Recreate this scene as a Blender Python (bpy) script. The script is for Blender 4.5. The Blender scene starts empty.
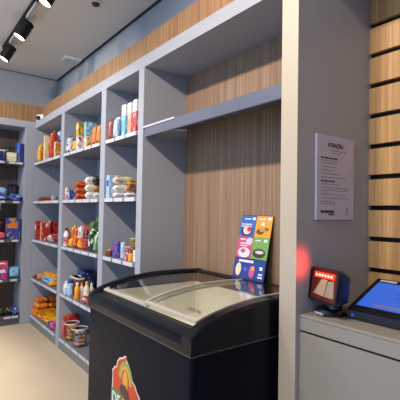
import bpy, bmesh, math, random
from mathutils import Vector, Matrix, Euler
random.seed(7)
scene = bpy.context.scene
COL = scene.collection
PI = math.pi

# ---------------------------------------------------------------- materials
def lin(h):
    def f(c):
        c /= 255.0
        return c / 12.92 if c <= 0.04045 else ((c + 0.055) / 1.055) ** 2.4
    return (f(int(h[0:2], 16)), f(int(h[2:4], 16)), f(int(h[4:6], 16)), 1.0)

class NT:
    def __init__(s, name):
        s.m = bpy.data.materials.new(name); s.m.use_nodes = True
        s.t = s.m.node_tree; s.b = s.t.nodes['Principled BSDF']
        s.out = s.t.nodes['Material Output']
    def n(s, kind, **kw):
        nd = s.t.nodes.new(kind)
        for k, v in kw.items():
            if k.startswith('i_'): nd.inputs[k[2:].replace('_', ' ')].default_value = v
            else: setattr(nd, k, v)
        return nd
    def l(s, a, b): s.t.links.new(a, b)
    def mix(s, fac, a, b):
        nd = s.n('ShaderNodeMix', data_type='RGBA')
        for sock, v in ((nd.inputs[0], fac), (nd.inputs[6], a), (nd.inputs[7], b)):
            if hasattr(v, 'is_linked'): s.l(v, sock)
            else: sock.default_value = v
        return nd.outputs[2]
    def ramp(s, fac, stops, interp='LINEAR'):
        nd = s.n('ShaderNodeValToRGB'); cr = nd.color_ramp; cr.interpolation = interp
        while len(cr.elements) < len(stops): cr.elements.new(0.5)
        for e, (p_, c) in zip(cr.elements, stops): e.position = p_; e.color = c
        s.l(fac, nd.inputs[0]); return nd.outputs[0]

def plain(name, col, rough=0.5, metal=0.0, bump=0.0, scale=60, spec=0.5, vary=0.04):
    t = NT(name); c = lin(col) if isinstance(col, str) else col
    tc = t.n('ShaderNodeTexCoord'); nz = t.n('ShaderNodeTexNoise', i_Scale=scale, i_Detail=4.0)
    t.l(tc.outputs['Object'], nz.inputs['Vector'])
    lo = tuple(x * (1 - vary) for x in c[:3]) + (1,); hi = tuple(min(1, x * (1 + vary)) for x in c[:3]) + (1,)
    t.l(t.ramp(nz.outputs[0], [(0.3, lo), (0.7, hi)]), t.b.inputs['Base Color'])
    t.b.inputs['Roughness'].default_value = rough; t.b.inputs['Metallic'].default_value = metal
    t.b.inputs['Specular IOR Level'].default_value = spec
    if bump:
        bp = t.n('ShaderNodeBump', i_Strength=bump, i_Distance=0.002)
        t.l(nz.outputs[0], bp.inputs['Height']); t.l(bp.outputs[0], t.b.inputs['Normal'])
    return t.m

def emit(name, col, strength):
    t = NT(name); c = lin(col)
    t.b.inputs['Base Color'].default_value = (.02, .02, .02, 1)
    t.b.inputs['Emission Color'].default_value = c; t.b.inputs['Emission Strength'].default_value = strength
    return t.m

def wood(name, dark, mid, light, sx=26.0, rough=0.5):
    t = NT(name); tc = t.n('ShaderNodeTexCoord'); mp = t.n('ShaderNodeMapping')
    mp.inputs['Scale'].default_value = (sx, sx, 0.7)
    t.l(tc.outputs['Object'], mp.inputs['Vector'])
    n1 = t.n('ShaderNodeTexNoise', i_Scale=1.0, i_Detail=6.0, i_Roughness=0.62, i_Distortion=0.35)
    t.l(mp.outputs[0], n1.inputs['Vector'])
    mp2 = t.n('ShaderNodeMapping'); mp2.inputs['Scale'].default_value = (sx * 5, sx * 5, 1.6)
    t.l(tc.outputs['Object'], mp2.inputs['Vector'])
    n2 = t.n('ShaderNodeTexNoise', i_Scale=1.0, i_Detail=3.0); t.l(mp2.outputs[0], n2.inputs['Vector'])
    base = t.ramp(n1.outputs[0], [(0.32, lin(dark)), (0.5, lin(mid)), (0.68, lin(light))])
    f = t.ramp(n2.outputs[0], [(0.35, (0.72, 0.70, 0.68, 1)), (0.6, (1, 1, 1, 1))])
    mm = t.n('ShaderNodeMix', data_type='RGBA', blend_type='MULTIPLY'); mm.inputs[0].default_value = 0.8
    t.l(base, mm.inputs[6]); t.l(f, mm.inputs[7])
    t.l(mm.outputs[2], t.b.inputs['Base Color']); t.b.inputs['Roughness'].default_value = rough
    bp = t.n('ShaderNodeBump', i_Strength=0.08, i_Distance=0.001); t.l(n2.outputs[0], bp.inputs['Height'])
    t.l(bp.outputs[0], t.b.inputs['Normal'])
    return t.m

_print = {}
def printed(c1, c2, c3, pat='blob', rough=0.38):
    """packaging print: base colour, blobs of a second, a lettering-like band of a third"""
    k = (c1, c2, c3, pat)
    if k in _print: return _print[k]
    t = NT('print_' + '_'.join((c1, c2, c3)))
    tc = t.n('ShaderNodeTexCoord'); oi = t.n('ShaderNodeObjectInfo')
    sep = t.n('ShaderNodeSeparateXYZ'); t.l(tc.outputs['Generated'], sep.inputs[0])
    if pat == 'tall':
        col = t.ramp(sep.outputs[2], [(0.0, lin(c1)), (0.62, lin(c1)), (0.64, lin(c2)), (1.0, lin(c2))])
        vz = t.n('ShaderNodeTexNoise', i_Scale=5.0); t.l(tc.outputs['Generated'], vz.inputs['Vector'])
        f = t.ramp(vz.outputs[0], [(0.56, (0, 0, 0, 1)), (0.6, (0.6, 0.6, 0.6, 1))])
        col = t.mix(f, col, lin(c3))
    else:
        off = t.n('ShaderNodeVectorMath', operation='ADD'); rs = t.n('ShaderNodeVectorMath', operation='SCALE')
        rs.inputs['Scale'].default_value = 17.0
        cmb = t.n('ShaderNodeCombineXYZ')
        for i in range(3): t.l(oi.outputs['Random'], cmb.inputs[i])
        t.l(cmb.outputs[0], rs.inputs[0]); t.l(tc.outputs['Generated'], off.inputs[0]); t.l(rs.outputs[0], off.inputs[1])
        nz = t.n('ShaderNodeTexNoise', i_Scale=3.4, i_Detail=4.0); t.l(off.outputs[0], nz.inputs['Vector'])
        vo = t.n('ShaderNodeTexVoronoi', i_Scale=7.0); t.l(off.outputs[0], vo.inputs['Vector'])
        f1 = t.ramp(nz.outputs[0], [(0.53, (0, 0, 0, 1)), (0.58, (1, 1, 1, 1))])
        col = t.mix(f1, lin(c1), lin(c2))
        f2 = t.ramp(vo.outputs[0], [(0.16, (1, 1, 1, 1)), (0.22, (0, 0, 0, 1))])
        col = t.mix(f2, col, lin(c3))
    t.l(col, t.b.inputs['Base Color']); t.b.inputs['Roughness'].default_value = rough
    _print[k] = t.m
    return t.m

def glass(name, tint, gl=0.12, rough=0.02):
    t = NT(name); t.t.nodes.remove(t.b)
    tr = t.n('ShaderNodeBsdfTransparent'); tr.inputs[0].default_value = tint
    gs = t.n('ShaderNodeBsdfGlossy'); gs.inputs['Roughness'].default_value = rough
    lw = t.n('ShaderNodeLayerWeight', i_Blend=0.5); pw = t.n('ShaderNodeMath', operation='POWER'); pw.inputs[1].default_value = 4.0
    ma = t.n('ShaderNodeMath', operation='MULTIPLY_ADD'); ma.inputs[1].default_value = 0.7; ma.inputs[2].default_value = 0.03
    mx = t.n('ShaderNodeMixShader'); t.l(lw.outputs['Facing'], pw.inputs[0]); t.l(pw.outputs[0], ma.inputs[0])
    t.l(ma.outputs[0], mx.inputs[0]); t.l(tr.outputs[0], mx.inputs[1]); t.l(gs.outputs[0], mx.inputs[2])
    t.l(mx.outputs[0], t.out.inputs[0])
    return t.m

M = {}
M['laminate'] = plain('grey_laminate', '999BA3', 0.55, bump=0.03, scale=300, vary=0.02)
M['edge'] = plain('pale_edge_laminate', 'A2A3A9', 0.5, scale=200, vary=0.02)
M['shelf'] = plain('shelf_laminate', '6C6D75', 0.55, scale=200, vary=0.03)
M['charcoal'] = plain('charcoal_laminate', '4C4D52', 0.5, scale=120, vary=0.04)
M['kick'] = plain('grey_kick_laminate', '77756F', 0.5, scale=120)
M['hood'] = plain('slate_grey_laminate', '5A6070', 0.45, scale=120, vary=0.03)
M['tagw'] = plain('white_price_tag', 'BFBEC6', 0.45, vary=0.02)
M['ceil'] = plain('ceiling_paint', 'D8D5D0', 0.85, bump=0.04, scale=40, vary=0.02)
M['wallp'] = plain('wall_paint', 'A0A2A6', 0.8, bump=0.04, scale=60, vary=0.02)
M['gap'] = plain('shadow_gap', '3A3A3C', 0.8)
M['wood'] = wood('walnut_panel', '755C47', '92745A', 'A48466', 60)
M['warmwood'] = wood('warm_timber_panel', '7B5B40', '9C7550', 'B08660', 45)
M['oak'] = wood('oak_slats', 'A87C4C', 'C8985F', 'D8AC74', 22, 0.45)
M['black'] = plain('matt_black', '0A0A0B', 0.5, spec=.25)
M['freezer'] = plain('freezer_paint', '10151F', 0.3, scale=15, vary=0.08, spec=0.04)
M['rim'] = plain('freezer_rim_plastic', '10131A', 0.2, scale=20, vary=0.06, spec=0.22)
M['liner'] = plain('freezer_liner', 'E9E1D2', 0.5, scale=20, vary=0.03)
M['lidframe'] = plain('lid_frame', 'B5AE9F', 0.35)
M['glass'] = glass('clear_glass', (0.93, 0.95, 0.94, 1))
M['tubplastic'] = glass('clear_plastic', (0.93, 0.93, 0.93, 1))
M['rimplastic'] = plain('tub_rim_plastic', 'C9CDD0', 0.25)
M['whitepl'] = plain('white_plastic', 'DCDCDA', 0.4, vary=0.02)
M['alu'] = plain('brushed_bracket', 'B5B6BA', 0.35, 0.3)
M['lamp'] = emit('lamp_lens', 'FFE9CF', 9.0)
M['floor'] = None

def floor_mat():
    t = NT('beige_floor_tile'); tc = t.n('ShaderNodeTexCoord')
    br = t.n('ShaderNodeTexBrick', i_Scale=1.0, offset=0.0)
    br.inputs['Mortar Size'].default_value = 0.0015; br.inputs['Brick Width'].default_value = 1.2; br.inputs['Row Height'].default_value = 1.2
    br.inputs['Color1'].default_value = lin('BDAF98'); br.inputs['Color2'].default_value = lin('BAAC95'); br.inputs['Mortar'].default_value = lin('AC9E88')
    t.l(tc.outputs['Object'], br.inputs['Vector'])
    nz = t.n('ShaderNodeTexNoise', i_Scale=2.2, i_Detail=5.0); t.l(tc.outputs['Object'], nz.inputs['Vector'])
    f = t.ramp(nz.outputs[0], [(0.35, (0.93, 0.92, 0.91, 1)), (0.65, (1, 1, 1, 1))])
    mm = t.n('ShaderNodeMix', data_type='RGBA', blend_type='MULTIPLY'); mm.inputs[0].default_value = 1
    t.l(br.outputs[0], mm.inputs[6]); t.l(f, mm.inputs[7]); t.l(mm.outputs[2], t.b.inputs['Base Color'])
    t.b.inputs['Roughness'].default_value = 0.42
    return t.m
M['floor'] = floor_mat()

# ---------------------------------------------------------------- mesh helpers
def fin(name, bm, mat, parent=None, smooth=False, loc=None, rot=None):
    bmesh.ops.recalc_face_normals(bm, faces=bm.faces)
    me = bpy.data.meshes.new(name); bm.to_mesh(me); bm.free()
    for m in (mat if isinstance(mat, (list, tuple)) else [mat]): me.materials.append(m)
    if smooth:
        for p_ in me.polygons: p_.use_smooth = True
    o = bpy.data.objects.new(name, me); COL.objects.link(o)
    if loc is not None: o.location = loc
    if rot is not None: o.rotation_euler = rot
    if parent is not None: o.parent = parent
    return o

def box(bm, x0, x1, y0, y1, z0, z1, bev=0.0, seg=2):
    r = bmesh.ops.create_cube(bm, size=1.0)
    vs = r['verts']
    for v in vs:
        v.co = Vector(((x0 + x1) / 2 + v.co.x * (x1 - x0), (y0 + y1) / 2 + v.co.y * (y1 - y0), (z0 + z1) / 2 + v.co.z * (z1 - z0)))
    if bev > 0:
        es = list({e for v in vs for e in v.link_edges})
        bmesh.ops.bevel(bm, geom=es, offset=bev, segments=seg, profile=0.5, affect='EDGES')

def bx(*a, bev=0.0, seg=2):
    bm = bmesh.new(); box(bm, *a, bev=bev, seg=seg); return bm

def lathe(prof, seg=24, cap=True):
    bm = bmesh.new(); rings = []
    for r, z in prof:
        rings.append([bm.verts.new((r * math.cos(2 * PI * i / seg), r * math.sin(2 * PI * i / seg), z)) for i in range(seg)])
    for a, b in zip(rings, rings[1:]):
        for i in range(seg): bm.faces.new((a[i], a[(i + 1) % seg], b[(i + 1) % seg], b[i]))
    if cap:
        bm.faces.new(rings[0][::-1]); bm.faces.new(rings[-1])
    return bm

def extrude_poly(pts, depth, axis='y', off=0.0):
    """closed polygon in (a,b) given real thickness along the axis"""
    bm = bmesh.new()
    def P(a, b, d):
        return (a, off + d, b) if axis == 'y' else ((off + d, a, b) if axis == 'x' else (a, b, off + d))
    f = [bm.verts.new(P(a, b, 0)) for a, b in pts]; g = [bm.verts.new(P(a, b, depth)) for a, b in pts]
    bm.faces.new(f); bm.faces.new(g[::-1])
    n = len(pts)
    for i in range(n): bm.faces.new((f[i], f[(i + 1) % n], g[(i + 1) % n], g[i]))
    return bm

def text_bm(txt, size, bold=0.0, extrude=0.0004):
    c = bpy.data.curves.new('lettering', 'FONT'); c.body = txt; c.size = size; c.extrude = extrude; c.offset = bold
    c.align_x = 'CENTER'; c.align_y = 'CENTER'; c.resolution_u = 3
    o = bpy.data.objects.new('lettering', c); COL.objects.link(o)
    bpy.context.view_layer.update()
    me = bpy.data.meshes.new_from_object(o.evaluated_get(bpy.context.evaluated_depsgraph_get()))
    bm = bmesh.new(); bm.from_mesh(me)
    bpy.data.objects.remove(o); bpy.data.meshes.remove(me); bpy.data.curves.remove(c)
    return bm

def thing(name, label, cat, loc=(0, 0, 0), rotz=0.0, group=None):
    o = bpy.data.objects.new(name, None); COL.objects.link(o); o.empty_display_size = 0.05
    o.location = loc; o.rotation_euler = (0, 0, rotz); o['label'] = label; o['category'] = cat
    if group: o['group'] = group
    return o

def struct(name, bm, mat, label=None, **k):
    o = fin(name, bm, mat, **k); o['kind'] = 'structure'
    return o

# ---------------------------------------------------------------- room shell
XL, YF = -5.255, 1.361          # front planes of the left rack and of the back-wall shelving
ZC = 3.23
struct('floor', bx(-5.75, 3.2, -4.0, 2.1, -0.1, 0.0), M['floor'])
struct('ceiling', bx(-5.60, 3.2, -4.0, 1.715, ZC, ZC + 0.1), M['ceil'])
struct('wall_back', bx(-5.75, -1.13, 1.752, 1.85, 0.0, ZC + 0.1), M['wallp'])
struct('wall_left', bx(-5.75, -5.64, -4.0, 1.752, 0.0, ZC + 0.1), M['wallp'])
bm = bmesh.new(); box(bm, -5.64, -1.13, 1.71, 1.752, ZC + 0.004, ZC + 0.1); box(bm, -5.64, -5.595, -4.0, 1.71, ZC + 0.004, ZC + 0.1)
struct('trim_1', bm, M['gap'])
# timber panelling standing on top of the shelving
struct('trim_2', bx(-5.378, -1.13, 1.485, 1.51, 2.527, 2.774), M['warmwood'])
struct('trim_3', bx(-5.405, -5.379, -0.4, 1.51, 2.527, 2.76), M['warmwood'])

struct('trim_4', bx(-1.1901, 2.0, YF, 1.9545, 2.5605, 2.66), M['laminate'])
# slat wall behind the counter: black backing and timber boards with open grooves
struct('wall_sky_blocker', bx(3.2, 3.3, -4.0, 2.05, 0.0, ZC + 0.1), M['wallp'])  # unseen end wall, added to block sky light so panel sides darken
w = struct('wall_counter', bx(-1.3, 3.2, 1.955, 2.05, 0.0, ZC + 0.1), M['black'])
zs = [0.0, 0.36, 0.517, 0.674, 0.831, 0.985]
edges = [0.985 - 0.1575 * 5 + 0.1575 * i for i in range(0, 22)]
g = 0.024
for i in range(len(edges) - 1):
    z0, z1 = edges[i] + g / 2, edges[i + 1] - g / 2
    if z1 > ZC: break
    fin('slat_board', bx(-1.0984, 3.2, 1.93, 1.956, z0, z1, bev=0.0015), M['oak'], w)

# ---------------------------------------------------------------- shelving along the back wall
TOPS = [2.005, 1.522, 1.046, 0.563, 0.112]
BAYS = [(-5.255, -4.239), (-4.145, -3.1955), (-3.1028, -2.5368)]
unit = thing('shelving_unit', 'long grey built-in shelving along the back wall with three stocked bays and a freezer niche', 'shelving', (-3.2, YF, 0))
UO = Vector((-3.2, YF, 0))
def part(name, bm, mat, parent=None, **k):
    for v in bm.verts: v.co -= UO
    return fin(name, bm, mat, parent or unit, **k)
part('upright', bx(-5.345, -5.2555, 1.3615, 1.741, 0, 2.526, bev=0.0015), M['laminate'])
for a, b in ((-4.239, -4.145), (-3.1955, -3.1028), (-2.5368, -2.4606)):
    part('upright', bx(a, b, YF, 1.741, 0, 2.443, bev=0.0015), M['laminate'])
ep = part('end_panel', bx(-1.1901, -1.0986, YF, 1.9545, 0, 2.56, bev=0.0015), M['edge'])
part('lamplit_front', bx(-1.1899, -1.0988, YF - .0015, YF + .0005, 0.0005, 2.5595), plain('lamplit_edge_tint', 'B5A893', 0.45, scale=200, vary=.02), ep)['label'] = 'end panel front, tinted cream for warm lamp light'  # same laminate as the panel; warm lamp light is painted into this facing
bm = bmesh.new(); box(bm, -5.255, -1.1901, YF, 1.741, 2.443, 2.526, bev=0.0015)
part('top_panel', bm, M['laminate'])
for a, b in BAYS: part('back_panel', bx(a, b, 1.728, 1.741, 0, 2.443), M['laminate'])
part('back_panel', bx(-2.4606, -1.1901, 1.7285, 1.741, 0, 2.443), M['wood'])['label'] = 'timber veneer back of the freezer niche'
rnd = random.Random(3)
for bi, (a, b) in enumerate(BAYS):
    for li, zt in enumerate(TOPS):
        a1, b1 = a + 0.0005, b - 0.0005
        if li == 4:
            part('kick_panel', bx(a1, b1, YF + 0.004, YF + 0.022, 0, 0.079), M['kick'])
            sh = part('shelf', bx(a1, b1, YF + 0.003, 1.7275, 0.08, zt, bev=0.001), M['shelf'])
        else:
            sh = part('shelf', bx(a1, b1, YF + 0.003, 1.7275, zt - 0.031, zt, bev=0.001), M['shelf'])
        x = a1 + 0.01
        n = {0: 4, 1: 5, 2: 3}[bi]
        wd = (b1 - a1 - 0.02) / n
        for k in range(n):
            gap = 0.012 + rnd.random() * 0.02
            l_ = part('price_label', bx(x, x + wd - gap, YF - 0.0005, YF + 0.0028, zt - 0.030, zt - 0.001), M['tagw'], sh)
            x += wd
# slate-grey overhead shelf across the niche
bm = bx(-2.442, -1.1905, YF + 0.001, YF + .021, 1.94, 2.011, bev=0.004); 
q = extrude_poly([(YF + .0205, 1.995), (1.728, 2.045), (1.728, 2.06), (YF + .0205, 2.0105)], 1.2515, 'x', -2.442)
me = bpy.data.meshes.new('tmp'); q.to_mesh(me); q.free(); bm.from_mesh(me); bpy.data.meshes.remove(me)
hb = part('overhead_shelf', bm, M['hood'])
hb['label'] = 'slate grey overhead shelf across the freezer niche'
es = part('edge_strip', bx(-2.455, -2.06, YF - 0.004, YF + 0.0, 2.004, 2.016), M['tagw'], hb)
part('bracket', bx(-2.4603, -2.4425, YF + 0.012, 1.44, 1.955, 1.995), M['charcoal'])

# ---------------------------------------------------------------- rack on the left wall
LO = Vector((XL, 0.4, 0))
rack = thing('shelving_rack', 'grey shelving on the left wall with dark shelf edges, at the far corner', 'shelving', LO)
def lpart(name, bm, mat, parent=None, **k):
    for v in bm.verts: v.co -= LO
    return fin(name, bm, mat, parent or rack, **k)
lpart('corner_post', bx(-5.345, XL, 1.2505, 1.3607, 0, 2.443, bev=0.0015), M['laminate'])
lpart('upright', bx(-5.627, -5.3452, 1.2505, 1.3607, 0, 2.443), M['laminate'])
lpart('upright', bx(-5.627, XL, -0.09, 0.0, 0, 2.443, bev=0.0015), M['laminate'])
lpart('top_panel', bx(-5.627, XL, -0.09, 1.3607, 2.4435, 2.526, bev=0.0015), M['laminate'])
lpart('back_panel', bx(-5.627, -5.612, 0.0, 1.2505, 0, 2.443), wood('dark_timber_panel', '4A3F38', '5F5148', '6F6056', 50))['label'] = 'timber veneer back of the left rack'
for li, zt in enumerate(TOPS):
    if li == 4:
        lpart('kick_panel', bx(-5.30, -5.285, 0.0005, 1.25, 0, 0.079), M['charcoal'])
        sh = lpart('shelf', bx(-5.611, XL - 0.018, 0.0005, 1.25, 0.08, zt, bev=0.001), M['charcoal'])
    else:
        sh = lpart('shelf', bx(-5.611, XL - 0.018, 0.0005, 1.25, zt - 0.036, zt, bev=0.001), M['charcoal'])
    for y0 in ((0.60, 0.78, 0.94, 1.07, 1.155) if li in (0, 4) else (0.62, 0.79, 0.965, 1.13)):
        lpart('price_label', bx(XL - 0.0178, XL - 0.0155, y0, y0 + 0.075, zt - 0.03, zt - 0.004), M['tagw'], sh)
lt = lpart('price_label', bx(XL - 0.0178, XL - 0.0155, 0.96, 0.99, 1.40, 1.515), M['tagw'])
lt['label'] = 'tall white hanging tag'

# ---------------------------------------------------------------- goods
def P(n, bm, m, par, **k): return fin(n, bm, m, par, **k)

def make_box(t, w, d, h, c, pat, extra, rng):
    P('carton_body', bx(-w / 2, w / 2, 0, d, 0, h, bev=min(0.003, w * .06)), printed(*c, pat), t)
    lw, lh = w * 0.62, h * 0.26
    if pat != 'tall' and extra is None:
        P('front_label', bx(-lw / 2, lw / 2, -0.0006, 0.0005, h * 0.52, h * 0.52 + lh), plain_c(c[2]), t)
    elif pat == 'tall':
        P('top_flap', bx(-w / 2 + .002, w / 2 - .002, d * .35, d * .65, h - 0.002, h + 0.012), plain_c(c[1]), t)
    if extra == 'disc':
        b = lathe([(0.036, 0), (0.036, 0.004)], 28); bmesh.ops.rotate(b, verts=b.verts, matrix=Matrix.Rotation(PI / 2, 3, 'X'))
        bmesh.ops.translate(b, verts=b.verts, vec=(w * 0.18, 0.0005, h * 0.66))
        P('round_emblem', b, plain_c('101012'), t)
    if extra == 'lid':
        P('lid', bx(-w / 2 - .002, w / 2 + .002, -.002, d + .002, h - 0.018, h, bev=.003), plain_c('C9B7B0' if c[0] == '16204A' else 'D9CDB4'), t)

_plain = {}
def plain_c(h):
    if h not in _plain: _plain[h] = plain('tint_' + h, h, 0.42, vary=0.06)
    return _plain[h]

def pillow(w, h, t, rng, nx=12, nz=14):
    """stuffed pouch standing in XZ, thickness along Y, flat crimped ends"""
    bm = bmesh.new(); ph = [rng.uniform(0, 6.28) for _ in range(4)]
    grids = []
    for s in (-1, 1):
        gr = []
        for j in range(nz + 1):
            v = j / nz; row = []
            for i in range(nx + 1):
                u = i / nx
                e = max(0.0, 1 - abs(2 * u - 1) ** 5) ** 0.45 * max(0.0, 1 - abs(2 * v - 1) ** 6) ** 0.5
                wr = 1 + 0.10 * math.sin(9 * u + ph[0] + 4 * v) * math.sin(7 * v + ph[1])
                pinch = 1 - 0.05 * math.sin(PI * v)
                x = (u - 0.5) * w * pinch
                y = s * t / 2 * e * wr
                row.append((x, y, v * h))
            gr.append(row)
        grids.append(gr)
    vv = [[[None] * (nx + 1) for _ in range(nz + 1)] for _ in range(2)]
    for s in range(2):
        for j in range(nz + 1):
            for i in range(nx + 1):
                border = i in (0, nx) or j in (0, nz)
                if s == 1 and border: vv[1][j][i] = vv[0][j][i]
                else: vv[s][j][i] = bm.verts.new(grids[s][j][i])
    for s in range(2):
        for j in range(nz):
            for i in range(nx):
                q = (vv[s][j][i], vv[s][j][i + 1], vv[s][j + 1][i + 1], vv[s][j + 1][i])
                try: bm.faces.new(q)
                except ValueError: pass
    return bm

def seal(w, h, n=10):
    pts = [(-w / 2, 0), (w / 2, 0)]
    for i in range(n, -1, -1): pts.append((-w / 2 + w * i / n, h + (0.0025 if i % 2 else 0)))
    return extrude_poly(pts, 0.0016, 'y', -0.0008)

def make_bag(t, w, d, h, c, rng, lean=0.06):
    hs = min(0.012, h * .09)
    rot = (-lean, 0, rng.uniform(-.08, .08)); off = (0, d / 2, hs * .0)
    e = bpy.data.objects
    b = pillow(w, h - 2 * hs, d, rng); bmesh.ops.translate(b, verts=b.verts, vec=(0, 0, hs))
    Mx = Matrix.Translation(off) @ Euler(rot).to_matrix().to_4x4()
    b.transform(Mx); P('pouch', b, printed(*c), t, smooth=True)
    for z in (0, h - hs):
        s = seal(w * .97, hs * (1 if z else .98))
        if z == 0: bmesh.ops.scale(s, verts=s.verts, vec=(1, 1, -1)); bmesh.ops.translate(s, verts=s.verts, vec=(0, 0, hs + .001))
        else: bmesh.ops.translate(s, verts=s.verts, vec=(0, 0, z - .001))
        for v in s.verts: v.co.z = max(v.co.z, 0.0005)
        s.transform(Mx); P('crimped_seal', s, plain_c(c[1] if z else c[0]), t)

def make_flat(t, w, d, h, c, rng, slant=0.0):
    hs = min(0.010, w * .1)
    b = pillow(d, w - 2 * hs, h, rng)                       # long axis of the pouch runs along the shelf
    b.transform(Matrix.Rotation(PI / 2, 4, 'X'))            # lie down
    b.transform(Matrix.Rotation(PI / 2, 4, 'Z'))
    cx = sum(v.co.x for v in b.verts) / len(b.verts)
    Mx = Matrix.Translation((0, d / 2, h / 2)) @ Matrix.Rotation(slant, 4, 'Y')
    bmesh.ops.translate(b, verts=b.verts, vec=(-cx, 0, 0))
    b.transform(Mx)
    for v in b.verts: v.co.z = max(v.co.z, 0.0)
    P('pouch', b, printed(*c), t, smooth=True)
    for sx in (-1, 1):
        s = seal(d * .95, hs); s.transform(Matrix.Rotation(PI / 2, 4, 'X')); s.transform(Matrix.Rotation(PI / 2 * sx, 4, 'Z') if False else Matrix.Rotation(PI / 2, 4, 'Z'))
        if sx < 0: s.transform(Matrix.Scale(-1, 4, (1, 0, 0)))
        xs = [v.co.x for v in s.verts]; lo = min(abs(x) for x in xs)
        sg = 1 if sum(xs) > 0 else -1
        s.transform(Matrix.Translation((sg * (w / 2 - hs - .001), 0, 0)))
        s.transform(Mx); P('crimped_seal', s, plain_c(c[1]), t)

def make_can(t, w, d, h, c, rng):
    r = min(w, d) / 2; q = min(.004, h * .08)
    b = lathe([(r * .93, 0), (r, q), (r, h - q), (r * .95, h - q * .4)], 26); bmesh.ops.translate(b, verts=b.verts, vec=(0, d / 2, 0))
    P('tin_body', b, printed(*c), t, smooth=False)
    b = lathe([(r * .97, h - q * .9), (r * 1.0, h - q * .5), (r * .97, h), (r * .88, h), (r * .86, h - q), (0.001, h - q)], 26, cap=False)
    bmesh.ops.translate(b, verts=b.verts, vec=(0, d / 2, 0)); P('lid', b, M['alu'] if c[0] not in ('1F3F93',) else plain_c('2C55A8'), t)

def make_bottle(t, w, d, h, c, rng):
    r = min(w, d) / 2
    b = lathe([(r * .9, 0), (r, h * .03), (r, h * .56), (r * .92, h * .66), (r * .55, h * .78), (r * .42, h * .82), (r * .42, h * .86)], 22)
    bmesh.ops.translate(b, verts=b.verts, vec=(0, d / 2, 0)); P('bottle_body', b, plain_c(c[0]), t, smooth=True)
    b = lathe([(r * .5, h * .84), (r * .5, h * .985), (r * .44, h)], 20); bmesh.ops.translate(b, verts=b.verts, vec=(0, d / 2, 0))
    P('cap', b, plain_c(c[2]), t)
    b = lathe([(r * 1.012, h * .14), (r * 1.012, h * .50)], 22, cap=False); bmesh.ops.translate(b, verts=b.verts, vec=(0, d / 2, 0))
    P('wrap_label', b, printed(c[1], c[0], c[2]), t, smooth=True)

def make_jar(t, w, d, h, c, rng):
    r = min(w, d) / 2
    b = lathe([(r * .9, 0), (r, h * .05), (r, h * .7), (r * .85, h * .79)], 24); bmesh.ops.translate(b, verts=b.verts, vec=(0, d / 2, 0))
    P('jar_body', b, printed(*c), t)
    b = lathe([(r * .9, h * .78), (r * .92, h * .97), (r * .86, h)], 24); bmesh.ops.translate(b, verts=b.verts, vec=(0, d / 2, 0))
    P('lid', b, plain_c(c[2]), t)

def make_tub(t, w, d, h, c, rng):
    r = w / 2
    b = lathe([(r * .80, 0.001), (r * .96, h), (r * .945, h), (r * .785, 0.006)], 32, cap=False)
    b2 = lathe([(r * .80, 0.001), (r * .80, 0.004)], 32)
    for v in b.verts: v.co.y += d / 2
    for v in b2.verts: v.co.y += d / 2
    P('tub_wall', b, M['tubplastic'], t, smooth=True); P('tub_base', b2, M['tubplastic'], t)
    ring = lathe([(r * .945, h - .006), (r, h - .005), (r, h + .002), (r * .945, h + .003), (r * .945, h - .006)], 32, cap=False)
    for v in ring.verts: v.co.y += d / 2
    P('rim', ring, M['rimplastic'], t)

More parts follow.
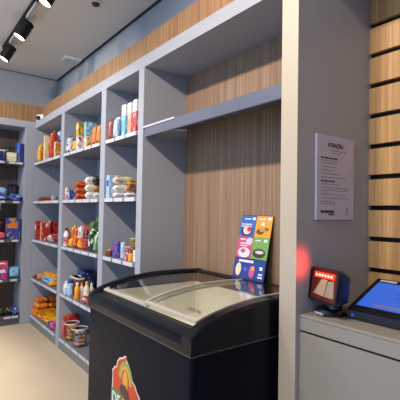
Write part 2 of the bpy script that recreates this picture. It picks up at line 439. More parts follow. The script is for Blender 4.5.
NAMES = dict(box=('carton_box', 'carton'), bag=('snack_bag', 'bag'), flat=('food_packet', 'packet'), slant=('food_packet', 'packet'), can=('food_tin', 'tin'),
             bottle=('plastic_bottle', 'bottle'), jar=('food_jar', 'jar'), tub=('plastic_tub', 'tub'))
LVN = dict(A='top', B='second', C='third', D='fourth', E='bottom')
BAYN = ['corner bay', 'middle bay', 'bay beside the freezer niche', 'left rack']
ITEMS = [
    (0, 'E', 'box', -5.245, 1.375, 0.112, 0.185, 0.32, 0.078, ('D9731A', 'E0A312', 'D9731A'), 'blob', None, 'long orange carton under the bag pile'),
    (0, 'E', 'flat', -5.247, 1.39, 0.191, 0.19, 0.145, 0.075, ('D9731A', 'E0A312', '6B4028'), 'blob', None, 'lower front orange bag of the pile'),
    (0, 'E', 'flat', -5.247, 1.54, 0.191, 0.19, 0.145, 0.075, ('D9731A', 'E0A312', '6B4028'), 'blob', None, 'lower back orange bag of the pile'),
    (0, 'E', 'flat', -5.247, 1.4, 0.267, 0.18, 0.14, 0.06, ('D9731A', '6B4028', 'E0A312'), 'blob', None, 'upper front orange bag of the pile'),
    (0, 'E', 'flat', -5.247, 1.545, 0.267, 0.18, 0.14, 0.065, ('D9731A', 'E0A312', '6B4028'), 'blob', None, 'upper back orange bag of the pile'),
    (1, 'E', 'box', -4.138, 1.395, 0.112, 0.055, 0.05, 0.215, ('B32A22', 'D9731A', 'D65C86'), 'blob', None, 'red carton, front one of three'),
    (1, 'E', 'box', -4.138, 1.447, 0.112, 0.055, 0.05, 0.22, ('B32A22', '5A1C1E', 'D9731A'), 'blob', None, 'red carton, middle one of three'),
    (1, 'E', 'box', -4.138, 1.5, 0.112, 0.055, 0.055, 0.22, ('B32A22', '5A1C1E', 'D8D6D8'), 'blob', None, 'red carton, rearmost of three'),
    (1, 'E', 'tub', -4.07, 1.366, 0.112, 0.155, 0.155, 0.17, ('D8D6D8', 'D8D6D8', 'D8D6D8'), 'blob', None, 'clear plastic tub of yellow packets, nearer the post'),
    (1, 'E', 'tub', -3.845, 1.364, 0.112, 0.155, 0.155, 0.17, ('D8D6D8', 'D8D6D8', 'D8D6D8'), 'blob', None, 'clear plastic tub of mixed packets, nearer the freezer'),
    (0, 'A', 'bag', -5.241, 1.381, 2.005, 0.063, 0.072, 0.252, ('E0A312', 'D9731A', 'D9C79A'), 'blob', None, 'tall yellow snack bag'),
    (0, 'A', 'bag', -5.084, 1.391, 2.005, 0.072, 0.054, 0.166, ('5A1C1E', 'B32A22', 'D9C79A'), 'blob', None, 'narrow dark red snack bag'),
    (0, 'A', 'box', -4.981, 1.391, 2.005, 0.059, 0.105, 0.308, ('D9C79A', 'E0A312', 'D8D6D8'), 'blob', None, 'tall cream and yellow carton'),
    (0, 'A', 'bag', -4.814, 1.391, 2.005, 0.071, 0.086, 0.352, ('B32A22', 'D9731A', 'E0A312'), 'blob', None, 'big red and orange snack bag'),
    (0, 'A', 'bag', -5.009, 1.506, 2.005, 0.141, 0.1, 0.4, ('1F3F93', 'D8D6D8', '8FB4D6'), 'blob', None, 'tall blue and white bag, standing behind'),
    (0, 'A', 'box', -4.541, 1.381, 2.005, 0.06, 0.105, 0.175, ('D9731A', 'D9C79A', 'D8D6D8'), 'blob', None, 'orange and cream carton in front'),
    (0, 'B', 'flat', -5.182, 1.381, 1.522, 0.072, 0.208, 0.059, ('A8503C', '5A1C1E', 'D9C79A'), 'blob', None, 'low reddish brown pack'),
    (0, 'B', 'can', -4.628, 1.381, 1.522, 0.076, 0.076, 0.05, ('8A9090', '1E3A28', 'D8D6D8'), 'blob', None, 'squat grey green tin'),
    (0, 'C', 'box', -5.216, 1.381, 1.046, 0.059, 0.105, 0.228, ('B32A22', '5A1C1E', 'D8D6D8'), 'blob', None, 'tall red box with white corner'),
    (0, 'C', 'box', -4.976, 1.381, 1.046, 0.063, 0.105, 0.229, ('B32A22', 'D8D6D8', 'E0A312'), 'blob', None, 'red box with white and yellow print'),
    (0, 'C', 'box', -5.126, 1.501, 1.046, 0.172, 0.105, 0.233, ('B32A22', '5A1C1E', 'D9731A'), 'blob', 'disc', 'wide red box with round black emblem'),
    (0, 'C', 'flat', -4.705, 1.371, 1.046, 0.071, 0.204, 0.088, ('B32A22', 'D8D6D8', 'D65C86'), 'blob', None, 'flat red and white packet in front'),
    (0, 'D', 'flat', -5.25, 1.381, 0.563, 0.043, 0.148, 0.03, ('5A1C1E', 'B32A22', 'D9731A'), 'blob', None, 'small dark red packet at the corner post'),
    (0, 'D', 'bag', -5.116, 1.391, 0.563, 0.076, 0.082, 0.072, ('D9731A', 'E0A312', '6B4028'), 'blob', None, 'orange bag nearest the corner'),
    (0, 'D', 'bag', -5.168, 1.471, 0.563, 0.391, 0.11, 0.089, ('E0A312', 'D9731A', '5A1C1E'), 'blob', None, 'wide yellow orange bag at the back'),
    (0, 'D', 'box', -4.986, 1.421, 0.563, 0.366, 0.045, 0.058, ('8FB4D6', 'D8D6D8', '1F3F93'), 'blob', None, 'long pale blue and white packet'),
    (0, 'D', 'flat', -4.578, 1.366, 0.563, 0.081, 0.17, 0.05, ('E0A312', 'D9731A', 'B32A22'), 'blob', None, 'flat yellow packet on the shelf edge'),
    (0, 'E', 'flat', -5.006, 1.371, 0.112, 0.383, 0.19, 0.07, ('E0A312', 'B32A22', 'D9731A'), 'blob', None, 'long yellow packet with red stripe'),
    (0, 'E', 'flat', -4.623, 1.366, 0.112, 0.064, 0.126, 0.05, ('5B3A8C', '8FB4D6', 'B8266F'), 'blob', None, 'small purple packet'),
    (0, 'E', 'bag', -4.48, 1.366, 0.112, 0.072, 0.08, 0.083, ('B8266F', 'D65C86', 'D8D6D8'), 'blob', None, 'small magenta packet'),
    (1, 'A', 'bag', -4.14, 1.376, 2.005, 0.069, 0.076, 0.182, ('D8D6D8', '141418', '1F3F93'), 'blob', None, 'white bag with black patches'),
    (1, 'A', 'bag', -3.958, 1.376, 2.005, 0.069, 0.064, 0.118, ('E0A312', 'D9731A', 'D9C79A'), 'blob', None, 'yellow snack bag beside the white one'),
    (1, 'A', 'box', -3.825, 1.376, 2.005, 0.062, 0.105, 0.137, ('D8D6D8', 'B32A22', 'D9C79A'), 'blob', None, 'white and red carton, lower of two'),
    (1, 'A', 'box', -3.834, 1.376, 2.143, 0.062, 0.105, 0.129, ('E0A312', '4E7F35', 'D8D6D8'), 'blob', None, 'lime yellow carton, upper of two'),
    (1, 'A', 'box', -3.634, 1.381, 2.005, 0.059, 0.105, 0.11, ('D9C79A', 'D9731A', 'D8D6D8'), 'blob', None, 'cream and orange carton, lower of two'),
    (1, 'A', 'box', -3.643, 1.381, 2.116, 0.059, 0.105, 0.133, ('55A6C6', 'D8D6D8', 'E0A312'), 'blob', None, 'sky blue carton, upper of two'),
    (1, 'A', 'bag', -3.468, 1.381, 2.005, 0.069, 0.052, 0.187, ('D9731A', 'A8503C', 'D9C79A'), 'blob', None, 'tall orange snack bag'),
    (1, 'A', 'bag', -3.369, 1.381, 2.005, 0.062, 0.056, 0.187, ('D9731A', '4E7F35', 'D9C79A'), 'blob', None, 'tall orange and green snack bag'),
    (1, 'B', 'jar', -4.14, 1.381, 1.522, 0.04, 0.04, 0.128, ('D9731A', 'D8D6D8', 'D9C79A'), 'blob', None, 'small orange and white jar'),
    (1, 'B', 'box', -4.065, 1.376, 1.522, 0.063, 0.105, 0.099, ('1F3F93', 'D8D6D8', '8FB4D6'), 'blob', None, 'blue and white carton'),
    (1, 'B', 'flat', -3.859, 1.376, 1.522, 0.069, 0.202, 0.062, ('B32A22', 'D9731A', '5A1C1E'), 'blob', None, 'red brown bag, bottom of its stack'),
    (1, 'B', 'flat', -3.863, 1.376, 1.585, 0.069, 0.202, 0.053, ('A8503C', 'D9731A', '5A1C1E'), 'blob', None, 'red brown bag, middle of its stack'),
    (1, 'B', 'flat', -3.868, 1.376, 1.639, 0.07, 0.202, 0.059, ('B32A22', 'D9731A', '5A1C1E'), 'blob', None, 'red brown bag, topmost of its stack'),
    (1, 'B', 'flat', -3.583, 1.376, 1.522, 0.059, 0.184, 0.068, ('D8D6D8', 'D9C79A', 'D8D6D8'), 'blob', None, 'white bag, bottom of its stack'),
    (1, 'B', 'flat', -3.588, 1.376, 1.591, 0.06, 0.184, 0.069, ('D8D6D8', 'D9C79A', 'D9731A'), 'blob', None, 'white bag, middle of its stack'),
    (1, 'B', 'flat', -3.593, 1.376, 1.661, 0.06, 0.184, 0.069, ('D8D6D8', 'D9C79A', 'D9731A'), 'blob', None, 'white bag, topmost of its stack'),
    (1, 'B', 'flat', -3.416, 1.381, 1.522, 0.067, 0.168, 0.058, ('D8D6D8', '6B4028', '141418'), 'blob', None, 'white bag with brown print under the black one'),
    (1, 'B', 'flat', -3.42, 1.381, 1.581, 0.067, 0.168, 0.058, ('B58A35', '6B4028', 'D9C79A'), 'blob', None, 'light brown bag under the black one'),
    (1, 'B', 'flat', -3.426, 1.381, 1.64, 0.068, 0.168, 0.089, ('141418', '141418', 'D8D6D8'), 'blob', None, 'black bag with white stripe, topmost of its stack'),
    (1, 'C', 'bottle', -4.143, 1.376, 1.046, 0.058, 0.058, 0.188, ('D8D6D8', 'B32A22', '5A1C1E'), 'blob', None, 'white bottle with maroon cap'),
    (1, 'C', 'bag', -4.14, 1.446, 1.046, 0.045, 0.067, 0.213, ('D9731A', 'E0A312', 'D9C79A'), 'blob', None, 'orange bag in the back row'),
    (1, 'C', 'bag', -4.042, 1.446, 1.046, 0.066, 0.071, 0.198, ('B32A22', 'E0A312', 'D8D6D8'), 'blob', None, 'red and yellow bag in the back row'),
    (1, 'C', 'bag', -3.93, 1.446, 1.046, 0.066, 0.059, 0.229, ('D8D6D8', 'B32A22', 'E0A312'), 'blob', None, 'white and red bag in the back row'),
    (1, 'C', 'bag', -3.794, 1.446, 1.046, 0.069, 0.071, 0.231, ('5A1C1E', 'B32A22', 'D8D6D8'), 'blob', None, 'maroon bag in the back row'),
    (1, 'C', 'bag', -3.975, 1.369, 1.046, 0.068, 0.059, 0.098, ('E0A312', 'D9731A', 'B32A22'), 'blob', None, 'small yellow bag in the front row'),
    (1, 'C', 'bag', -3.867, 1.376, 1.046, 0.069, 0.067, 0.114, ('B32A22', 'E0A312', 'D9731A'), 'blob', None, 'small red bag with yellow in front row'),
    (1, 'C', 'bag', -3.744, 1.376, 1.046, 0.065, 0.067, 0.107, ('E0A312', 'B32A22', 'D9C79A'), 'blob', None, 'small yellow and red bag, front row'),
    (1, 'C', 'bag', -3.615, 1.376, 1.046, 0.063, 0.059, 0.121, ('B32A22', '5A1C1E', 'D8D6D8'), 'blob', None, 'small plain red bag in front row'),
    (1, 'C', 'bag', -3.669, 1.451, 1.046, 0.081, 0.075, 0.283, ('4E7F35', '1E3A28', 'D9731A'), 'blob', None, 'green bag with dark print, back row'),
    (1, 'C', 'bag', -3.538, 1.451, 1.046, 0.1, 0.075, 0.326, ('1E3A28', '4E7F35', 'D9731A'), 'blob', None, 'tallest dark green bag, back row'),
    (1, 'C', 'bag', -3.485, 1.371, 1.046, 0.068, 0.071, 0.204, ('1E3A28', 'D8D6D8', '4E7F35'), 'blob', None, 'dark green bag with white lettering'),
    (1, 'C', 'bag', -3.369, 1.381, 1.046, 0.063, 0.063, 0.182, ('4E7F35', 'D8D6D8', '1E3A28'), 'blob', None, 'mid green bag with white print'),
    (1, 'D', 'bottle', -4.144, 1.391, 0.563, 0.048, 0.048, 0.114, ('D8D6D8', 'D9C79A', 'D9C79A'), 'blob', None, 'plain white bottle beside the post'),
    (1, 'D', 'bottle', -4.069, 1.373, 0.563, 0.048, 0.048, 0.134, ('D8D6D8', '8FB4D6', 'D8D6D8'), 'blob', None, 'white bottle second from the post'),
    (1, 'D', 'jar', -3.975, 1.373, 0.563, 0.056, 0.056, 0.162, ('8FB4D6', 'D8D6D8', '1F3F93'), 'blob', None, 'pale blue jar with blue lid'),
    (1, 'D', 'box', -4.133, 1.461, 0.563, 0.22, 0.065, 0.172, ('6B4028', '5A1C1E', 'D9C79A'), 'blob', 'lid', 'brown box with cream lid'),
    (1, 'D', 'box', -4.112, 1.531, 0.563, 0.125, 0.13, 0.232, ('16204A', '1F3F93', 'D8D6D8'), 'blob', None, 'navy box with white letters, behind'),
    (1, 'D', 'bottle', -3.779, 1.373, 0.563, 0.053, 0.053, 0.163, ('E0A312', 'D9731A', 'D8D6D8'), 'blob', None, 'yellow bottle with white cap'),
    (1, 'D', 'bottle', -3.79, 1.426, 0.563, 0.048, 0.048, 0.152, ('D8D6D8', 'D9C79A', 'D9731A'), 'blob', None, 'round white bottle beside the yellow one'),
    (1, 'D', 'bottle', -3.67, 1.421, 0.563, 0.058, 0.058, 0.183, ('D9C79A', 'D8D6D8', 'E0A312'), 'blob', None, 'round cream bottle with yellow print'),
    (1, 'D', 'bottle', -3.709, 1.491, 0.563, 0.048, 0.048, 0.153, ('D8D6D8', 'D9C79A', 'D8D6D8'), 'blob', None, 'white bottle nearest the freezer'),
    (1, 'D', 'flat', -3.591, 1.367, 0.563, 0.064, 0.129, 0.07, ('B32A22', 'D8D6D8', '5A1C1E'), 'blob', None, 'small red packet under the white bottles'),
    (1, 'D', 'flat', -3.457, 1.367, 0.563, 0.069, 0.125, 0.07, ('B32A22', 'D8D6D8', 'B32A22'), 'blob', None, 'small red packet nearest the freezer'),
    (2, 'A', 'bag', -3.098, 1.373, 2.005, 0.045, 0.054, 0.181, ('A8503C', '5A1C1E', 'D65C86'), 'blob', None, 'terracotta bag beside the post'),
    (2, 'A', 'bag', -3.045, 1.391, 2.005, 0.071, 0.054, 0.186, ('8FB4D6', 'D8D6D8', '1F3F93'), 'blob', None, 'pale blue and white bag, left one'),
    (2, 'A', 'bag', -3.089, 1.456, 2.005, 0.066, 0.05, 0.225, ('8FB4D6', '1F3F93', 'D8D6D8'), 'blob', None, 'pale blue bag with dark print, right one'),
    (2, 'A', 'box', -2.848, 1.381, 2.005, 0.063, 0.105, 0.244, ('55A6C6', 'D8D6D8', 'D8D6D8'), 'tall', None, 'tall carton, light blue below a white top'),
    (2, 'A', 'box', -2.745, 1.381, 2.005, 0.055, 0.105, 0.239, ('C98A72', 'D8D6D8', 'D8D6D8'), 'tall', None, 'tall carton, coral below a white top'),
    (2, 'A', 'box', -2.661, 1.381, 2.005, 0.055, 0.105, 0.245, ('B32A22', 'D8D6D8', 'D8D6D8'), 'tall', None, 'tall carton, red below a white top'),
    (2, 'B', 'box', -3.092, 1.376, 1.522, 0.055, 0.105, 0.191, ('8FB4D6', 'D8D6D8', '1F3F93'), 'blob', None, 'blue and white upright pack'),
    (2, 'B', 'flat', -2.998, 1.381, 1.522, 0.064, 0.182, 0.047, ('D8D6D8', 'D8D6D8', '8FB4D6'), 'blob', None, 'white bag, bottom of its stack'),
    (2, 'B', 'flat', -3.001, 1.381, 1.57, 0.064, 0.182, 0.061, ('D8D6D8', 'D9C79A', '8FB4D6'), 'blob', None, 'white bag, middle of its stack'),
    (2, 'B', 'flat', -3.005, 1.381, 1.632, 0.065, 0.182, 0.067, ('D9C79A', '8A9090', '8A9090'), 'blob', None, 'grey and cream bag, topmost of its stack'),
    (2, 'B', 'bag', -3.098, 1.531, 1.522, 0.045, 0.07, 0.184, ('141418', '141418', 'B58A35'), 'blob', None, 'black bag standing behind the gold one'),
    (2, 'B', 'flat', -2.791, 1.381, 1.522, 0.063, 0.19, 0.04, ('D8D6D8', '141418', 'D8D6D8'), 'blob', None, 'white bag with black edge'),
    (2, 'B', 'flat', -2.793, 1.381, 1.563, 0.063, 0.19, 0.042, ('C98A72', '6B4028', 'D9C79A'), 'blob', None, 'salmon coloured bag under the gold one'),
    (2, 'B', 'slant', -2.767, 1.391, 1.606, 0.058, 0.068, 0.05, ('B58A35', '6B4028', 'D9C79A'), 'blob', None, 'gold bag lying aslant on top'),
    (2, 'C', 'jar', -3.098, 1.376, 1.046, 0.04, 0.04, 0.041, ('6B4028', '5A1C1E', '6A6638'), 'blob', None, 'squat brown jar beside the post'),
    (2, 'C', 'jar', -3.061, 1.381, 1.046, 0.04, 0.04, 0.059, ('5A1C1E', '6B4028', 'B58A35'), 'blob', None, 'squat dark red jar with gold lid'),
    (2, 'C', 'can', -2.99, 1.381, 1.046, 0.082, 0.082, 0.125, ('1F3F93', 'B32A22', 'D8D6D8'), 'blob', None, 'large blue and red tin'),
    (2, 'C', 'can', -2.89, 1.411, 1.046, 0.048, 0.048, 0.125, ('8FB4D6', 'D8D6D8', '1F3F93'), 'blob', None, 'white and light blue tin'),
    (2, 'C', 'can', -2.753, 1.381, 1.046, 0.048, 0.048, 0.105, ('B32A22', 'D8D6D8', 'D9731A'), 'blob', None, 'tall red tin in front'),
    (2, 'C', 'can', -2.945, 1.511, 1.046, 0.072, 0.072, 0.152, ('6A6638', 'B58A35', 'D8D6D8'), 'blob', None, 'olive tin standing behind'),
    (2, 'C', 'can', -2.691, 1.376, 1.046, 0.048, 0.048, 0.056, ('E0A312', 'D9731A', 'D8D6D8'), 'blob', None, 'short yellow tin'),
    (2, 'C', 'can', -2.641, 1.391, 1.046, 0.048, 0.048, 0.086, ('D8D6D8', 'D9C79A', 'B32A22'), 'blob', None, 'short white tin nearest the niche'),
    (3, 'A', 'box', 0.904, -5.285, 2.005, 0.126, 0.12, 0.134, ('16204A', '1F3F93', 'D8D6D8'), 'blob', 'lid', 'dark blue box with lilac top'),
    (3, 'A', 'box', 1.045, -5.285, 2.005, 0.114, 0.1, 0.11, ('D9C79A', '6B4028', 'D8D6D8'), 'blob', None, 'beige and white box'),
    (3, 'A', 'can', 1.161, -5.285, 2.005, 0.084, 0.084, 0.122, ('1F3F93', '16204A', '8FB4D6'), 'blob', None, 'royal blue tin, lower of two'),
    (3, 'A', 'can', 1.158, -5.285, 2.128, 0.087, 0.087, 0.113, ('1F3F93', '16204A', '8FB4D6'), 'blob', None, 'royal blue tin, upper of two'),
    (3, 'A', 'bag', 1.068, -5.455, 2.005, 0.105, 0.06, 0.205, ('1E3A28', '141418', '6B4028'), 'blob', None, 'dark bag standing behind the beige box'),
    (3, 'B', 'flat', 0.92, -5.285, 1.522, 0.166, 0.16, 0.061, ('1F3F93', 'D8D6D8', '8FB4D6'), 'blob', None, 'blue and white bag, lower at the left'),
    (3, 'B', 'flat', 0.921, -5.305, 1.584, 0.155, 0.15, 0.098, ('8FB4D6', '1F3F93', 'D8D6D8'), 'blob', None, 'lighter blue bag lying on another'),
    (3, 'B', 'flat', 1.089, -5.285, 1.522, 0.156, 0.16, 0.085, ('1F3F93', '8FB4D6', '1F3F93'), 'blob', None, 'flat royal blue bag nearest the post'),
    (3, 'B', 'bag', 1.12, -5.475, 1.522, 0.113, 0.06, 0.219, ('141418', '16204A', '5A1C1E'), 'blob', None, 'dark patterned bag standing behind'),
    (3, 'C', 'box', 1.073, -5.295, 1.046, 0.155, 0.08, 0.261, ('1F3F93', 'B58A35', 'D9731A'), 'blob', None, 'tall blue and gold box'),
    (3, 'C', 'flat', 0.944, -5.285, 1.046, 0.13, 0.14, 0.082, ('B32A22', 'D65C86', 'D8D6D8'), 'blob', None, 'low pink and red packet'),
    (3, 'C', 'bag', 0.996, -5.475, 1.046, 0.103, 0.06, 0.244, ('5A1C1E', '141418', '6B4028'), 'blob', None, 'dark red bag standing at the back'),
    (3, 'D', 'box', 0.946, -5.285, 0.563, 0.154, 0.14, 0.149, ('B8266F', '5B3A8C', 'D8D6D8'), 'blob', None, 'magenta and violet box, lower of two'),
    (3, 'D', 'box', 0.944, -5.285, 0.713, 0.154, 0.14, 0.066, ('B32A22', 'D65C86', 'D8D6D8'), 'blob', None, 'flat red box, upper of two'),
    (3, 'D', 'bag', 1.114, -5.295, 0.563, 0.131, 0.1, 0.139, ('8FB4D6', '55A6C6', 'D8D6D8'), 'blob', None, 'light blue bag'),
    (3, 'E', 'flat', 0.963, -5.305, 0.112, 0.122, 0.16, 0.1, ('1E3A28', '141418', '6B4028'), 'blob', None, 'dark camouflage bag'),
    (3, 'E', 'flat', 1.088, -5.305, 0.112, 0.077, 0.16, 0.09, ('141418', '6A6638', '141418'), 'blob', None, 'black and olive bag'),
    (3, 'E', 'flat', 1.164, -5.285, 0.112, 0.081, 0.18, 0.085, ('1F3F93', '8FB4D6', '1F3F93'), 'blob', None, 'blue bag nearest the post'),

]
tubs = []
for n, (bay, lv, kind, x, y, z, w, d, h, c, pat, extra, desc) in enumerate(ITEMS):
    rng = random.Random(100 + n)
    nm, cat = NAMES[kind]
    label = f'{desc}, {LVN[lv]} shelf, {BAYN[bay]}'
    grp = f'goods on the {LVN[lv]} shelf of the {BAYN[bay]}'
    if bay < 3: t = thing(nm, label, cat, (x + w / 2, y, z + 0.0006), 0, grp)
    else: t = thing(nm, label, cat, (y, x + w / 2, z + 0.0006), PI / 2, grp)
    if kind == 'box': make_box(t, w, d, h, c, pat, extra, rng)
    elif kind == 'bag': make_bag(t, w, d, h, c, rng)
    elif kind == 'flat': make_flat(t, w, d, h, c, rng)
    elif kind == 'slant': make_flat(t, w, d, h, c, rng, -0.6)
    elif kind == 'can': make_can(t, w, d, h, c, rng)
    elif kind == 'bottle': make_bottle(t, w, d, h, c, rng)
    elif kind == 'jar': make_jar(t, w, d, h, c, rng)
    elif kind == 'tub': make_tub(t, w, d, h, c, rng); tubs.append((x + w / 2, y + d / 2, z, w / 2, h))

# packets heaped in the two clear tubs
WH, YE, BL, PK, OR = 'D8D6D8', 'E0A312', '1F3F93', 'D68CA0', 'D9731A'
heap = [(0, 'yellow packet', [(YE, OR, WH)] * 7), (1, None, [(PK, WH, PK), (PK, WH, YE), (YE, WH, OR), (YE, OR, WH), (BL, WH, BL), (BL, WH, YE), (YE, WH, YE)])]
nmcol = {YE: 'yellow', PK: 'pink', BL: 'blue'}
where = ['at the front, lower layer', 'at the back, lower layer', 'at the left, middle layer', 'at the right, middle layer', 'at the front, upper layer', 'at the back, upper layer', 'on top of the heap']
for ti, _, cs in heap:
    cx, cy, z, r, h = tubs[ti]
    for k, c in enumerate(cs):
        lay = [0, 0, 1, 1, 2, 2, 3][k]; a = [-1.57, 1.57, 3.14, 0, -1.2, 1.9, 0.6][k]
        rr = r * (0.25 if k < 6 else 0.0)
        rng = random.Random(900 + ti * 10 + k)
        t = thing('small_packet', f"small {nmcol[c[0]]} packet {where[k]}, in the clear tub {'nearer the post' if ti == 0 else 'nearer the freezer'}", 'packet',
                  (cx + rr * math.cos(a), cy + rr * math.sin(a), z + 0.006 + lay * 0.037), rng.uniform(-.2, .2) + (PI / 2 if lay % 2 else 0), 'packets in the clear tubs')
        make_flat(t, 0.084, 0.046, 0.035, c, rng)
        for ch in t.children:
            for_y = ch.location; ch.location.y = -0.023

# ---------------------------------------------------------------- chest freezer
FX0, FX1, FY0, FY1 = -2.232, -1.222, 0.903, 1.698
fz = thing('chest_freezer', 'black glass-top ice cream chest freezer standing in the niche', 'freezer', ((FX0 + FX1) / 2, (FY0 + FY1) / 2, 0))
FO = Vector(fz.location)
def fpart(name, bm, mat, parent=None, **k):
    for v in bm.verts: v.co -= FO
    return fin(name, bm, mat, parent or fz, **k)
RZ = [(0.905, 0.938), (0.925, 0.955), (0.96, 0.974), (1.0, 0.987), (1.06, 1.003), (1.14, 1.018), (1.24, 1.030), (1.36, 1.037), (1.5, 1.037), (1.6, 1.034), (1.698, 1.030)]
def rimz(y):
    for (a, b), (c, d) in zip(RZ, RZ[1:]):
        if a <= y <= c: return b + (d - b) * (y - a) / (c - a)
    return RZ[0][1] if y < RZ[0][0] else RZ[-1][1]
# cabinet: hollow shell (outer skin, four sides, floor)
def rloop(x0, x1, y0, y1, r, n=6):
    o = []
    for qx, qy, a0 in ((x1 - r, y1 - r, 0), (x0 + r, y1 - r, PI / 2), (x0 + r, y0 + r, PI), (x1 - r, y0 + r, 1.5 * PI)):
        for i in range(n + 1): o.append((qx + r * math.cos(a0 + PI / 2 * i / n), qy + r * math.sin(a0 + PI / 2 * i / n)))
    return o
bm = bmesh.new()
lo_, li_ = rloop(FX0 + .004, FX1 - .004, FY0 + .004, FY1, .014), rloop(FX0 + .07, FX1 - .07, FY0 + .072, FY1 - .075, .02)
A = [[bm.verts.new((x, y, z)) for x, y in pts] for pts, z in ((li_, .66), (li_, .868), (lo_, .868), (lo_, .03))]
for r0, r1 in zip(A, A[1:]):
    n = len(r0)
    for i in range(n): bm.faces.new((r0[i], r0[(i + 1) % n], r1[(i + 1) % n], r1[i]))
bm.faces.new(A[0]); bm.faces.new(A[-1])
fpart('cabinet', bm, M['freezer'])
fpart('base_plinth', bx(FX0 + .04, FX1 - .04, FY0 + .04, FY1 - .03, 0.0, 0.03), M['black'])
# arched lid surround: side rails follow the arch, front rail slopes, back rail is stepped
def arch_rail(x0, x1, outer):
    bm = bmesh.new(); ys = [FY0 - .003 + (FY1 - FY0 + .003) * i / 28 for i in range(29)]
    rings = []
    for y in ys:
        z = rimz(max(y, .905)); b = 0.012
        pr = [(x0, .869), (x0, z - b), (x0 + b * .4, z - b * .35), (x0 + b, z), (x1 - b, z), (x1 - b * .4, z - b * .35), (x1, z - b), (x1, .869)]
        rings.append([bm.verts.new((px, y, pz)) for px, pz in pr])
    for a, c in zip(rings, rings[1:]):
        n = len(a)
        for i in range(n): bm.faces.new((a[i], a[(i + 1) % n], c[(i + 1) % n], c[i]))
    bm.faces.new(rings[0]); bm.faces.new(rings[-1][::-1])
    return bm
fpart('side_rail', arch_rail(FX0 - .003, FX0 + .045, True), M['rim'], smooth=False)
fpart('side_rail', arch_rail(FX1 - .064, FX1 + .003, True), M['rim'], smooth=False)
prof = [(FY0 - .003, .869), (FY0 - .004, .90), (FY0 - .001, .922), (FY0 + .006, .935), (FY0 + .018, .944), (FY0 + .045, .951), (FY0 + .068, .957), (FY0 + .068, .869)]
fpart('front_rail', extrude_poly(prof, FX1 - FX0 - .107, 'x', FX0 + .044), M['rim'])
bm = bmesh.new()
for i in range(4): box(bm, FX0 + .046, FX1 - .065, 1.632 + i * .0165, 1.645 + i * .0165, .869, 1.022 + .003 * (i % 2), bev=.002)
fpart('back_rail', bm, M['rim'])
fpart('trim_line', bx(FX0 + .0, FX1 - .0, FY0 - .0045, FY0 + .003, .866, .8705), plain_c('45474C'))
fpart('trim_line', bx(FX1 - .003, FX1 + .0045, FY0, FY1, .866, .8705), plain_c('45474C'))
# liner
bm = bmesh.new(); LX0, LX1, LY0, LY1, LB = FX0 + .071, FX1 - .071, FY0 + .073, FY1 - .076, 0.86
def quad(bm, *p4): bm.faces.new([bm.verts.new(q) for q in p4])
zt_ = 0.95
box(bm, LX0, LX1, LY0, LY1, .722, .74)
fpart('liner_floor', bm, M['liner'])
bm = bmesh.new()
box(bm, LX0 - .0005, LX0 + .006, LY0, LY1, .74, .955); box(bm, LX1 - .006, LX1 + .0005, LY0, LY1, .74, .955); box(bm, LX0 + .006, LX1 - .006, LY0, LY0 + .006, .74, .93); box(bm, LX0 + .006, LX1 - .006, LY1 - .006, LY1, .74, .955)
fpart('liner_wall', bm, M['liner'])
# two sliding glass lids that follow the arch
def lid(x0, x1, dz, name):
    NY = 20; y0, y1 = FY0 + .070, 1.630
    ys = [y0 + (y1 - y0) * i / NY for i in range(NY + 1)]
    def sheet(xa, xb, ya, yb, th, lift):
        bm = bmesh.new(); R = []
        n = max(2, int((yb - ya) / (y1 - y0) * NY))
        for i in range(n + 1):
            y = ya + (yb - ya) * i / n; z = rimz(y) - .012 + dz + lift
            R.append([bm.verts.new(q) for q in ((xa, y, z), (xb, y, z), (xb, y, z - th), (xa, y, z - th))])
        for a, c in zip(R, R[1:]):
            for i in range(4): bm.faces.new((a[i], a[(i + 1) % 4], c[(i + 1) % 4], c[i]))
        bm.faces.new(R[0]); bm.faces.new(R[-1][::-1])
        return bm
    p_ = fpart('glass_lid', sheet(x0 + .012, x1 - .012, y0 + .016, y1 - .012, .004, 0), M['glass'])
    fr = sheet(x0, x0 + .0125, y0, y0 + .03 if name == 'left' else y1, .010, .002)
    dark = sheet(x0 + .0125, x1 - .0125, y1 - .0125, y1, .010, .002)
    for a in ((x1 - .0125, x1, y0, y1), (x0 + .0125, x1 - .0125, y0, y0 + .0165)):
        q = sheet(*a, .010, .002); me = bpy.data.meshes.new('tmp'); q.to_mesh(me); q.free(); fr.from_mesh(me); bpy.data.meshes.remove(me)
    f_ = fpart('lid_frame', fr, M['lidframe'], p_); fpart('back_frame', dark, M['rim'], p_)
    return p_
lid(FX0 + .047, -1.685, -.004, 'left'); right_lid = lid(-1.715, FX1 - .066, .011, 'right')
# small dark lettering printed on the right-hand lid
b = text_bm('CRISTAL', .028); b.transform(Matrix.Rotation(PI, 4, 'Z') if False else Matrix.Identity(4))
b.transform(Matrix.Translation((-1.375, FY0 + .125, rimz(FY0 + .125) + .004)) @ Matrix.Rotation(math.radians(20), 4, 'X'))
fpart('lid_lettering', b, plain_c('2A2724'), right_lid)

